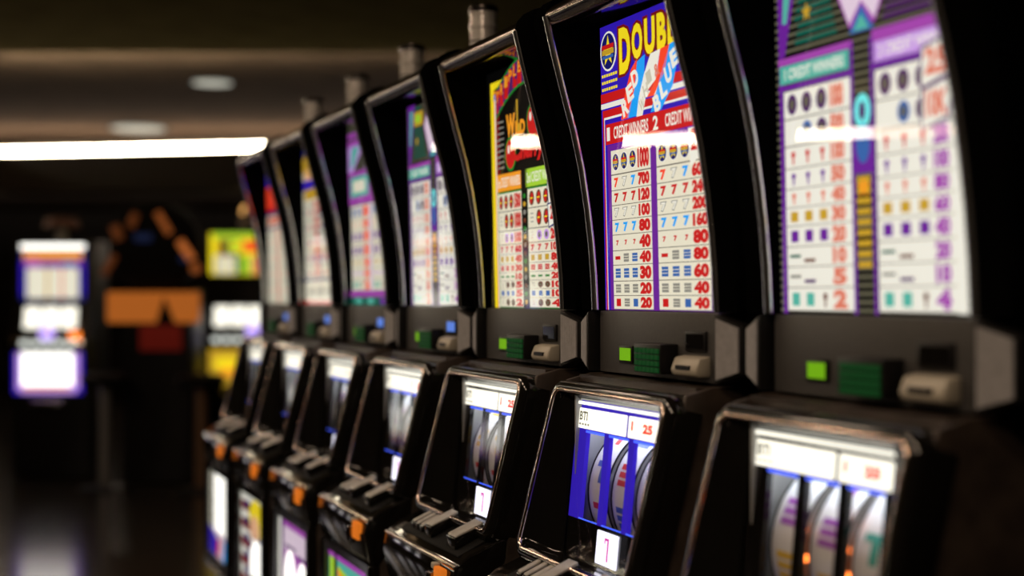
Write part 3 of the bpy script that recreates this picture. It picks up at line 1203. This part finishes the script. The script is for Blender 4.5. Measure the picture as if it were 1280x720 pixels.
def b_shell(sgn):
    def f(bm):
        front = [(x - .004, z) for x, z in TRIM]
        top = [(1.013, .530), (1.026, .545), (1.048, .552), (1.08, .553), (1.46, .545), (1.52, .50)]
        prof = front + top + [(1.53, -.024)]
        y0, y1 = sorted((sgn * .2245, sgn * .294))
        prism(bm, prof, y0, y1)
        es = [e for e in bm.edges if abs(e.verts[0].co.y - sgn * .294) < 1e-5 and abs(e.verts[1].co.y - sgn * .294) < 1e-5]
        bmesh.ops.bevel(bm, geom=es, offset=.016, segments=4, profile=.5, affect='EDGES', clamp_overlap=True)
        # speaker shoulder under the shell
        prism(bm, [(1.130, -.138), (1.128, -.026), (1.53, -.026), (1.53, -.138)], min(sgn * .2245, sgn * .288), max(sgn * .2245, sgn * .288), .004)
    return f


def b_trim(sgn):
    def f(bm):
        fine = []
        for (x0, z0), (x1, z1) in zip(TRIM, TRIM[1:]):
            for q in range(3):
                fine.append((x0 + (x1 - x0) * q / 3, z0 + (z1 - z0) * q / 3))
        fine.append(TRIM[-1])
        n = 10
        prev = None
        for x, z in fine:
            ring = []
            for q in range(n):
                t = 2 * math.pi * q / n
                ring.append(bm.verts.new((x - .002 + .0065 * math.cos(t), sgn * .2255 + .0085 * math.sin(t), z)))
            if prev:
                for q in range(n):
                    bm.faces.new((prev[q], prev[(q + 1) % n], ring[(q + 1) % n], ring[q]))
            else:
                bm.faces.new(ring)
            prev = ring
        bm.faces.new(prev)
        bmesh.ops.recalc_face_normals(bm, faces=bm.faces)
    return f


def b_speaker(sgn):
    def f(bm):
        yi, yo = sgn * .2345, sgn * .293
        nf = set(bm.faces)
        fr = [(1.098, yi, -.026), (1.113, yo, -.044), (1.113, yo, -.118), (1.098, yi, -.137)]
        bk = [(1.129, y, z) for _, y, z in fr]
        a = [bm.verts.new(p) for p in fr]
        b = [bm.verts.new(p) for p in bk]
        bm.faces.new(a)
        bm.faces.new(b[::-1])
        for i in range(4):
            bm.faces.new((a[i], b[i], b[(i + 1) % 4], a[(i + 1) % 4]))
        bmesh.ops.recalc_face_normals(bm, faces=bm.faces)
        bevel(bm, a, .004, 2)
    return f


def b_grille(sgn):
    def f(bm):
        n = 11
        for i in range(n):
            t0, t1 = (i + .12) / n, (i + .88) / n
            P = []
            for t in (t0, t1):
                y = sgn * (.240 + (.288 - .240) * t)
                x = 1.0985 + .0125 * (t * .9 + .08)
                P.append((x, y, -.034 - .014 * t, -.129 + .014 * t))
            va = [bm.verts.new((x - .0022, y, z)) for x, y, z0, z1 in P for z in (z0, z1)]
            vb_ = [bm.verts.new((x + .002, y, z)) for x, y, z0, z1 in P for z in (z0, z1)]
            q = [0, 1, 3, 2]
            bm.faces.new([va[k] for k in q])
            for k in range(4):
                i0, i1 = q[k], q[(k + 1) % 4]
                bm.faces.new((va[i0], va[i1], vb_[i1], vb_[i0]))
        bmesh.ops.recalc_face_normals(bm, faces=bm.faces)
    return f


def b_control(bm):
    box(bm, 1.118, 1.137, -.2235, .2235, -.1375, -.0255, .002)


def b_led(bm):
    box(bm, 1.114, 1.119, .082, .136, -.118, -.086, .002, 2, 0)
    box(bm, 1.1128, 1.115, .088, .130, -.113, -.091, 0, 2, 1)


def b_keypad(bm):
    box(bm, 1.085, 1.119, -.082, .018, -.128, -.078, .003, 2, 0)
    for i in range(6):
        for j in range(4):
            y = .010 - i * .0148
            z = -.086 - j * .0105
            box(bm, 1.082, 1.086, y - .0125, y, z - .0085, z, .001, 1, 1)


def b_reader(bm):
    prism(bm, [(1.095, -.128), (1.090, -.118), (1.098, -.098), (1.119, -.094), (1.119, -.128)], -.190, -.104, .004, 2, 0)
    box(bm, 1.0885, 1.098, -.170, -.124, -.117, -.110, .001, 1, 1)


def b_screen(bm):
    box(bm, 1.113, 1.119, -.180, -.112, -.088, -.055, .002, 2, 0)


def b_screenface(bm):
    box(bm, 1.112, 1.1135, -.174, -.118, -.083, -.060)


def b_candle(bm):
    prof = [(.040, .553 - .025), (.040, .565), (.034, .568), (.034, .674), (.037, .677), (.037, .688), (.034, .691), (.034, .708), (.036, .711), (.036, .720), (.030, .725)]
    lathe(bm, prof, 1.25, 0, 28)


def b_candleband(z):
    return lambda bm: lathe(bm, [(.0345, z), (.0352, z + .001), (.0352, z + .004), (.0345, z + .005)], 1.25, 0, 28)


def b_candlecap(bm):
    lathe(bm, [(.0375, .717), (.0385, .720), (.0385, .730), (.034, .734), (.012, .735)], 1.25, 0, 28)


def b_payplate(bm):
    prism(bm, [(1.1325, -.0245), (1.1200, .5), (1.127, .5), (1.1375, -.0245)], -.2225, .2235)


def b_paypane(bm):
    prism(bm, [(1.1215, -.0245), (1.1090, .4985), (1.1105, .4985), (1.1230, -.0245)], -.2170, .2170)


MACH = [
    # k, label, artwork, belly art, lit reel mask, display digit, symbol inks
    (1, 'farthest slot machine of the row, red white and blue pay table, beside the strip light', lambda: art_flag(False), 1, 'black_gloss', ['red_ink', 'blue_ink']),
    (2, 'second farthest slot machine, gold topped pay table and striped flag lower glass', lambda: art_flag(True), 2, 'black_gloss', ['purple_ink', 'blue_ink']),
    (3, 'third farthest slot machine, magenta pay table with a teal box near the top', art_purple_teal, 3, 'black_gloss', ['purple_ink', 'teal_ink']),
    (4, 'middle slot machine of the row, purple pay table with black stripes, lime lower glass', art_diamond, 4, 'black_gloss', ['gold_ink', 'purple_ink']),
    (5, 'slot machine with yellow edged black pay glass and red cherries', art_wild_fruit, 3, 'black_gloss', ['red_ink', 'gold_ink']),
    (6, 'slot machine with blue pay glass reading DOUBLE in yellow letters', art_red_white_blue, 2, 'mask_blue', ['red_ink', 'blue_ink', 'red_ink']),
    (7, 'nearest slot machine at the right, purple and white pay table out of focus', art_diamond, 4, 'black_gloss', ['purple_ink', 'gold_ink', 'teal_ink']),
]
ARTMESH = {}


def slot_machine(k, label, art, belly, mask, inks):
    root = bpy.data.objects.new('slot_machine', None)
    COL.objects.link(root)
    root.location = (1.2, 2.168 + (6 - k) * .6, 0)
    tag(root, label, 'slot machine', 'slot machines in the row')
    R = root
    part('base', 'base', R, b_base, [M['black_satin']])
    part('cabinet', 'cabinet', R, b_cabinet, [M['cabinet']])
    bz_ = part('bezel', 'reel_bezel', R, b_bezel, [M['black_gloss']], 50)
    part('beztrim', 'bezel_trim', bz_, b_bezel_trim, [M['rose_chrome']], 60)
    mk = part('mask' + mask, 'reel_mask', R, b_mask, [M[mask], M['black_gloss']])
    for j in range(3):
        part('edgeT%d' % j, 'window_fringe', mk, b_edge(j, WT1 - .002, WT1 + .002), [M['blue_fringe']])  # glowing bars imitate the blue light fringe at the window edges
        part('edgeB%d' % j, 'window_fringe', mk, b_edge(j, WT0 - .001, WT0 + .001), [M['blue_fringe']])
    part('housing', 'reel_housing', R, b_housing, [M['housing']])
    for j in range(3):
        rl = part('reel%d' % j, 'reel', R, b_reel(j), [M['reel'], M['reel_side'], M['black_satin']])
        part('sym%d_%d' % (k, j), 'reel_symbols', rl, b_symbols(j, k, inks), [M[i] for i in inks])
        if k == 7 and j < 2:
            def lamps(bm, j=j):
                yy = (WIN[j][1] + WIN[j + 1][0]) / 2 + .004
                for z in ((-.305, -.345), (-.278, -.318, -.352))[j]:
                    box(bm, 1.046, 1.052, yy - .0045, yy + .0045, z - .0045, z + .0045, .001)
            part('paylamp%d' % j, 'payline_lamp', rl, lamps, [M['pay_orange']])
    part('reellamp', 'reel_lamp', R, b_reel_lamp, [M['white_lamp']])
    h1 = part('head1', 'header_panel', R, b_header(-.037, .156), [M['header']])
    h2 = part('head2', 'header_panel', R, b_header(-.156, -.047), [M['header']])
    if 'headtxt' not in ARTMESH:
        A = Art(.156, -.037, tuple(G0 + GU * .2265 + GN * -.0008), tuple(G0 + GU * .262 + GN * -.0008), .0004)
        A.text('BTI', .05, .40, .22, .85, 'olive', 1, .03)
        for i in range(4):
            A.rect(.05 + i * .06, .16, .09 + i * .06, .26, 'grey', 1)
        ARTMESH['headtxt'] = A.mesh('lettering', OFF)
        A = Art(-.046, -.156, tuple(G0 + GU * .2265 + GN * -.0008), tuple(G0 + GU * .262 + GN * -.0008), .0004)
        A.text('1', .12, .35, .18, .80, 'bright_red', 1, .02)
        A.text('25', .50, .30, .82, .75, 'bright_red', 1, .06)
        ARTMESH['headtxt2'] = A.mesh('lettering', OFF)
        A = Art(.035, -.045, tuple(G0 + GU * .006 + GN * -.0008), tuple(G0 + GU * .062 + GN * -.0008), .0004)
        A.poly([(.40, .84), (.62, .84), (.62, .14), (.54, .14), (.54, .76), (.46, .76), (.46, .66), (.40, .66)], 'hot_pink', 1)
        ARTMESH['digit'] = A.mesh('digit', OFF)
    link('lettering', ARTMESH['headtxt'], h1)
    link('lettering', ARTMESH['headtxt2'], h2)
    part('head_reflection', 'header_reflection', R, b_header_reflection, [M['header']])
    dp = part('disp', 'credit_display', R, b_display, [M['disp']])
    link('digit', ARTMESH['digit'], dp)
    part('reelpane', 'reel_glass', R, b_reelpane, [M['reel_pane']])
    dk = part('deck', 'button_deck', R, b_deck, [M['black_gloss']], 50)
    part('decktrim', 'deck_trim', dk, b_decktrim, [M['edge_chrome']], 60)
    part('inset', 'key_plate', dk, b_inset, [M['black_matte']])
    for j, K in enumerate(KEYS):
        part('key%d' % j, 'button', dk, b_key(*K), [M['black_gloss'], M['cap']])
    ch = part('chin', 'coin_panel', R, b_chin, [M['black_satin']])
    part('coinlamp', 'coin_lamp', ch, b_coinlamp, [M['orange']])
    part('coinslot', 'coin_slot', ch, b_coinslot, [M['dark_chrome']])
    part('chip', 'reject_button', ch, b_chip, [M['cream']])
    bf = part('bellyframe', 'lower_frame', R, b_bellyframe, [M['black_gloss']])
    for sg in (1, -1):
        part('post%d' % sg, 'edge_post', bf, b_sidepost(sg), [M['black_gloss']])
    part('bottomtrim', 'bottom_trim', R, b_bottomtrim, [M['dark_chrome']])
    bp = part('bellyplate', 'lower_glass', R, b_bellyplate, [M['black_matte']])
    if ('belly', belly) not in ARTMESH:
        ARTMESH['belly', belly] = belly_art(belly).mesh('artwork', OFF)
    link('artwork', ARTMESH['belly', belly], bp)
    part('bellypane', 'front_pane', bp, b_bellypane, [M['reel_pane']])
    tb = part('topbox', 'top_box', R, b_topbox, [M['black_satin']])
    part('soffit', 'canopy', tb, b_soffit, [M['black_gloss']])
    part('topbar', 'top_bar', R, b_topbar, [M['bar_chrome']], 60)
    for sg in (1, -1):
        sh = part('shell%d' % sg, 'side_shell', R, b_shell(sg), [M['shell']], 50)
        part('trim%d' % sg, 'side_trim', sh, b_trim(sg), [M['chrome']], 50)
        sp = part('speaker%d' % sg, 'speaker', R, b_speaker(sg), [M['black_satin']])
        part('grille%d' % sg, 'speaker_grille', sp, b_grille(sg), [M['grille']])
    cp = part('control', 'control_panel', R, b_control, [M['panel_grey']])
    part('led', 'display', cp, b_led, [M['black_satin'], M['lime']])
    part('keypad', 'keypad', cp, b_keypad, [M['black_satin'], M['green_key']])
    part('reader', 'card_reader', cp, b_reader, [M['cream'], M['black_satin']])
    part('screen', 'screen_frame', cp, b_screen, [M['black_satin']])
    part('screenface%d' % (k <= 4), 'screen', cp, b_screenface, [M['blue_disp'] if k <= 4 else M['black_gloss']])
    pg = part('payplate', 'pay_glass', R, b_payplate, [M['black_matte']])
    if art not in ARTMESH:
        ARTMESH[art] = art().mesh('artwork', OFF)
    link('artwork', ARTMESH[art], pg)
    part('paypane', 'front_pane', pg, b_paypane, [M['glass']])
    cn = part('candle', 'tower_lamp', R, b_candle, [M['candle']], 30)
    for j, z in enumerate((.585, .622, .640)):
        part('candleband%d' % j, 'lamp_band', cn, b_candleband(z), [M['dark_chrome']], 30)
    part('candlecap', 'lamp_cap', cn, b_candlecap, [M['dark_chrome']], 30)
    return root


for m in MACH:
    slot_machine(*m)


# ------------------------------------------------------------------ background games
def holder(name, a, d, label, cat, group=None):
    x, y = ground(a, d)
    o = bpy.data.objects.new(name, None)
    COL.objects.link(o)
    o.location = (x, y, 0)
    o.rotation_euler.z = math.pi / 2 - TH
    return tag(o, label, cat, group)


def bpart(name, parent, build, mats, angle=38):
    bm = bmesh.new()
    build(bm)
    return link(name, finish(bm, name, mats, angle, (0, 0, H)), parent)


def far_machine(a, d, label, yellow, lamps=True):
    R = holder('slot_machine', a, d, label, 'slot machine', 'slot machines in the background')
    top, g0, g1 = (.55, .165, .53) if yellow else (.42, -.035, .40)
    bpart('cabinet', R, lambda bm: (prism(bm, [(.06, -1.34), (.02, -.75), (.0, -.40), (-.02, -.39), (.10, -.04), (.11, top), (.55, top), (.55, -1.34)], -.29, .29, .01)), [M['black_satin']])
    # upper pay glass
    tg = bpart('pay_glass', R, lambda bm: box(bm, .092, .112, -.25, .25, g0, g1, .004), [M['black_gloss']])
    A = Art(.24, -.24, (.091, g0 + .007), (.091, g1 - .008), .001)
    if yellow:
        A.rect(0, .02, .95, .98, 'yellow', 1)
        A.rect(.14, .45, .5, .84, 'brown', 2)
        A.ell(.42, .66, .14, .14, 'lime', 3)
        A.ell(.44, .66, .08, .08, 'yellow', 4)
        A.rect(.55, .55, .95, .80, 'bright_red', 2)
        for i, c in enumerate(('cream', 'ivory', 'cream', 'green', 'lime', 'salmon', 'bright_red')):
            A.rect(.08 + .125 * i, .04, .19 + .125 * i, .46, c, 3)
        A.rect(.05, .86, .95, .98, 'lime', 2)
    else:
        A.rect(.0, 0, 1, 1, 'navy', 0)
        A.rect(.0, .91, 1, 1, 'hot', 1)
        A.rect(.05, .72, .95, .88, 'orange', 1)
        A.rect(.05, .58, .95, .72, 'purple', 1)
        A.rect(.0, .1, .05, .7, 'blue', 1)
        A.rect(.95, .1, 1.0, .7, 'blue', 1)
        A.ell(.2, .66, .12, .08, 'magenta', 2)
        A.ell(.75, .66, .12, .06, 'steel', 2)
        A.rect(.10, .04, .90, .58, 'ivory', 1)
        A.rect(.40, .04, .44, .58, 'gold', 2)
        A.rect(.62, .04, .66, .58, 'salmon', 2)
    link('artwork', A.mesh('artwork', (0, 0, H)), tg)
    # reels
    rw = bpart('reel_window', R, lambda bm: prism(bm, [(.02, -.262), (.075, -.052), (.10, -.052), (.045, -.262)], -.22, .22, .004), [M['black_gloss']])
    for j in range(3):
        bpart('reel', rw, lambda bm, j=j: prism(bm, [(.018, -.235), (.058, -.075), (.07, -.075), (.03, -.235)], .075 - .135 * j, .195 - .135 * j, .003), [M['header']])
    # deck with keys
    dk = bpart('button_deck', R, lambda bm: prism(bm, [(-.05, -.385), (-.06, -.36), (-.05, -.31), (.02, -.285), (.03, -.385)], -.27, .27, .008, 3), [M['dark_chrome']])
    for j in range(5):
        bpart('button', dk, lambda bm, j=j: box(bm, -.066, -.03, .19 - j * .085 - .06, .19 - j * .085, -.362, -.322, .006), [M['cap_lit']])
    if lamps and not yellow:
        for y in (-.25, -.208):
            bpart('coin_lamp', dk, lambda bm, y=y: box(bm, -.075, -.05, y, y + .035, -.31, -.255, .008), [M['orange_hot']])
    bpart('round_button', dk, lambda bm: cyl(bm, (-.03, .0 if not yellow else -.13, -.285), (-.06, .0 if not yellow else -.13, -.245), .055, .05, 18), [M['lilac_lamp']])
    # lower glass
    lg = bpart('lower_glass', R, lambda bm: box(bm, -.012, .012, -.265, .265, -.73, -.405, .004), [M['black_gloss']])
    A = Art(.255, -.255, (-.013, -.715), (-.013, -.412), .001)
    if yellow:
        A.rect(0.06, .02, .62, .98, 'gold', 0)
        A.ell(.36, .45, .12, .2, 'orange', 1)
        A.ell(.33, .6, .2, .16, 'yellow', 1)
    else:
        A.rect(0, .0, 1, 1, 'blue', 0)
        A.rect(.05, .1, .95, 1, 'lilac', 1)
        A.rect(.12, .2, .86, 1, 'hot', 2)
        A.rect(.15, .12, .80, .2, 'orange', 2)
        A.rect(.10, .02, .9, .12, 'lilac', 1)
    link('artwork', A.mesh('artwork', (0, 0, H)), lg)
    bpart('tray', R, lambda bm: prism(bm, [(-.06, -.80), (-.07, -.755), (.02, -.745), (.03, -.80)], -.12, .12, .01), [M['chrome']])
    c = bpart('tower_lamp', R, lambda bm: lathe(bm, [(.05, top), (.05, top + .02), (.04, top + .025), (.04, top + .09), (.03, top + .10)], .3, 0), [M['candle']])
    return R


M['cap_lit'] = glow('lit_button', (.95, 1.0, .92), 1.0)
M['lilac_lamp'] = glow('lilac_button_light', (.55, .38, 1.0), 1.3)
fm = far_machine(-3.42, 10.5, 'slot machine facing the viewer at the far left, bright white reels, orange lamps', False)
bpart('lamp_shade', fm, lambda bm: lathe(bm, [(.14, .525), (.135, .53), (.11, .60), (.10, .60)], .3, 0), [surf('pinkish_shade', (.20, .10, .08), .6)])
fm2 = far_machine(-2.20, 11.4, 'yellow glass slot machine in the background beside the farthest machine of the row', True)


def hoop(bm):
    pts = [(.28, -.06 + .075 * math.cos(t), .70 + .055 * math.sin(t)) for t in [math.radians(-20 + 170 * i / 14) for i in range(15)]]
    R_ = tube(bm, pts, .011, 8)
    for a, b in zip(R_, R_[1:]):
        for q in range(8):
            bm.faces.new((a[q], a[(q + 1) % 8], b[(q + 1) % 8], b[q]))
    bmesh.ops.recalc_face_normals(bm, faces=bm.faces)


bpart('lamp_hoop', fm2, hoop, [M['orange_lit'] if 'orange_lit' in M else glow('warm_hoop', (1, .5, .15), 1.6)])

for a, lab in ((-4.75, 'first'), (-5.65, 'second'), (-6.55, 'third')):
    far_machine(a, 10.3 - (abs(a) - 4.75) * .25, 'slot machine mirrored in the glossy decks, ' + lab + ' beyond the left edge of the picture', False, False)

# dark wheel game between the two
K = holder('wheel_game', -2.56, 10.2, 'dark game cabinet with a glowing orange band and a black wheel ringed by orange lamps', 'game cabinet')
bpart('cabinet', K, lambda bm: prism(bm, [(.05, -1.34), (.03, -.45), (.0, -.20), (.08, .05), (.5, .05), (.5, -1.34)], -.24, .24, .01), [M['black_satin']])
bpart('band', K, lambda bm: box(bm, -.03, .02, -.32, .34, -.185, .035, .012), [glow('orange_band', (1.0, .27, .04), .34)])


def b_pointer(bm):
    tri = ((-.02, -.186), (-.15, -.186), (-.075, .0))
    a = [bm.verts.new((-.045, y, z)) for y, z in tri]
    b = [bm.verts.new((-.0305, y, z)) for y, z in tri]
    bm.faces.new(a)
    bm.faces.new(b[::-1])
    for q in range(3):
        bm.faces.new((a[q], b[q], b[(q + 1) % 3], a[(q + 1) % 3]))
    bmesh.ops.recalc_face_normals(bm, faces=bm.faces)


bpart('pointer', K, b_pointer, [M['black_matte']])
bpart('red_panel', K, lambda bm: box(bm, -.005, .03, -.19, .11, -.385, -.205, .006), [glow('dim_red_panel', (.5, .035, .02), .10)])


def wheel(bm):
    cyl(bm, (.06, .02, .36), (.16, .02, .36), .33, .33, 24)
    cyl(bm, (.03, .02, .36), (.06, .02, .36), .29, .33, 24)


bpart('wheel', K, wheel, [M['black_matte']])
WL = {'bright': glow('orange_wheel_lamp', (1.0, .27, .06), .36), 'mid': glow('orange_wheel_lamp_mid', (1.0, .27, .06), .18), 'dim': glow('orange_wheel_lamp_dim', (.9, .26, .07), .06), 'blue': glow('dim_blue_far_light', (.15, .25, .8), .03)}  # the blue ones stand for faint bluish lights far behind the wheel
for y, z, dy, dz, rr, c in ((-.055, .53, -.045, -.075, .026, 'mid'), (.165, .55, -.02, .05, .03, 'dim'), (.28, .46, .02, .05, .035, 'dim'), (-.215, .335, -.045, -.065, .03, 'bright'), (-.285, .205, 0, 0, .038, 'mid'), (.335, .23, .04, -.07, .026, 'dim'), (.09, .425, .06, .0, .03, 'blue'), (-.20, .27, .0, -.02, .03, 'blue')):
    def lampb(bm):
        if dy or dz:
            cyl(bm, (.026, y - dy, z - dz), (.026, y + dy, z + dz), rr, rr, 12)
        else:
            cyl(bm, (.015, y, z), (.03, y, z), rr, rr, 16)
    bpart('wheel_lamp', K, lampb, [WL[c]])

# two plain pedestals seen as grey uprights next to the wheel game
for a, d, lab in ((-2.86, 10.0, 'grey stool post left of the dark wheel game'), (-2.16, 9.9, 'brown stool post right of the dark wheel game')):
    S = holder('bar_stool', a, d, lab, 'stool')
    bpart('seat', S, lambda bm: lathe(bm, [(.14, -.62), (.17, -.60), (.17, -.56), (.13, -.54)], 0, 0), [M['black_matte']])
    bpart('post', S, lambda bm: lathe(bm, [(.045, -1.32), (.04, -.63), (.03, -.62)], 0, 0), [surf('stool_post', (.25, .24, .24) if a < -2.5 else (.25, .14, .08), .4, .4)])
    bpart('foot', S, lambda bm: lathe(bm, [(.18, -1.35), (.18, -1.335), (.06, -1.315)], 0, 0), [M['black_satin']])
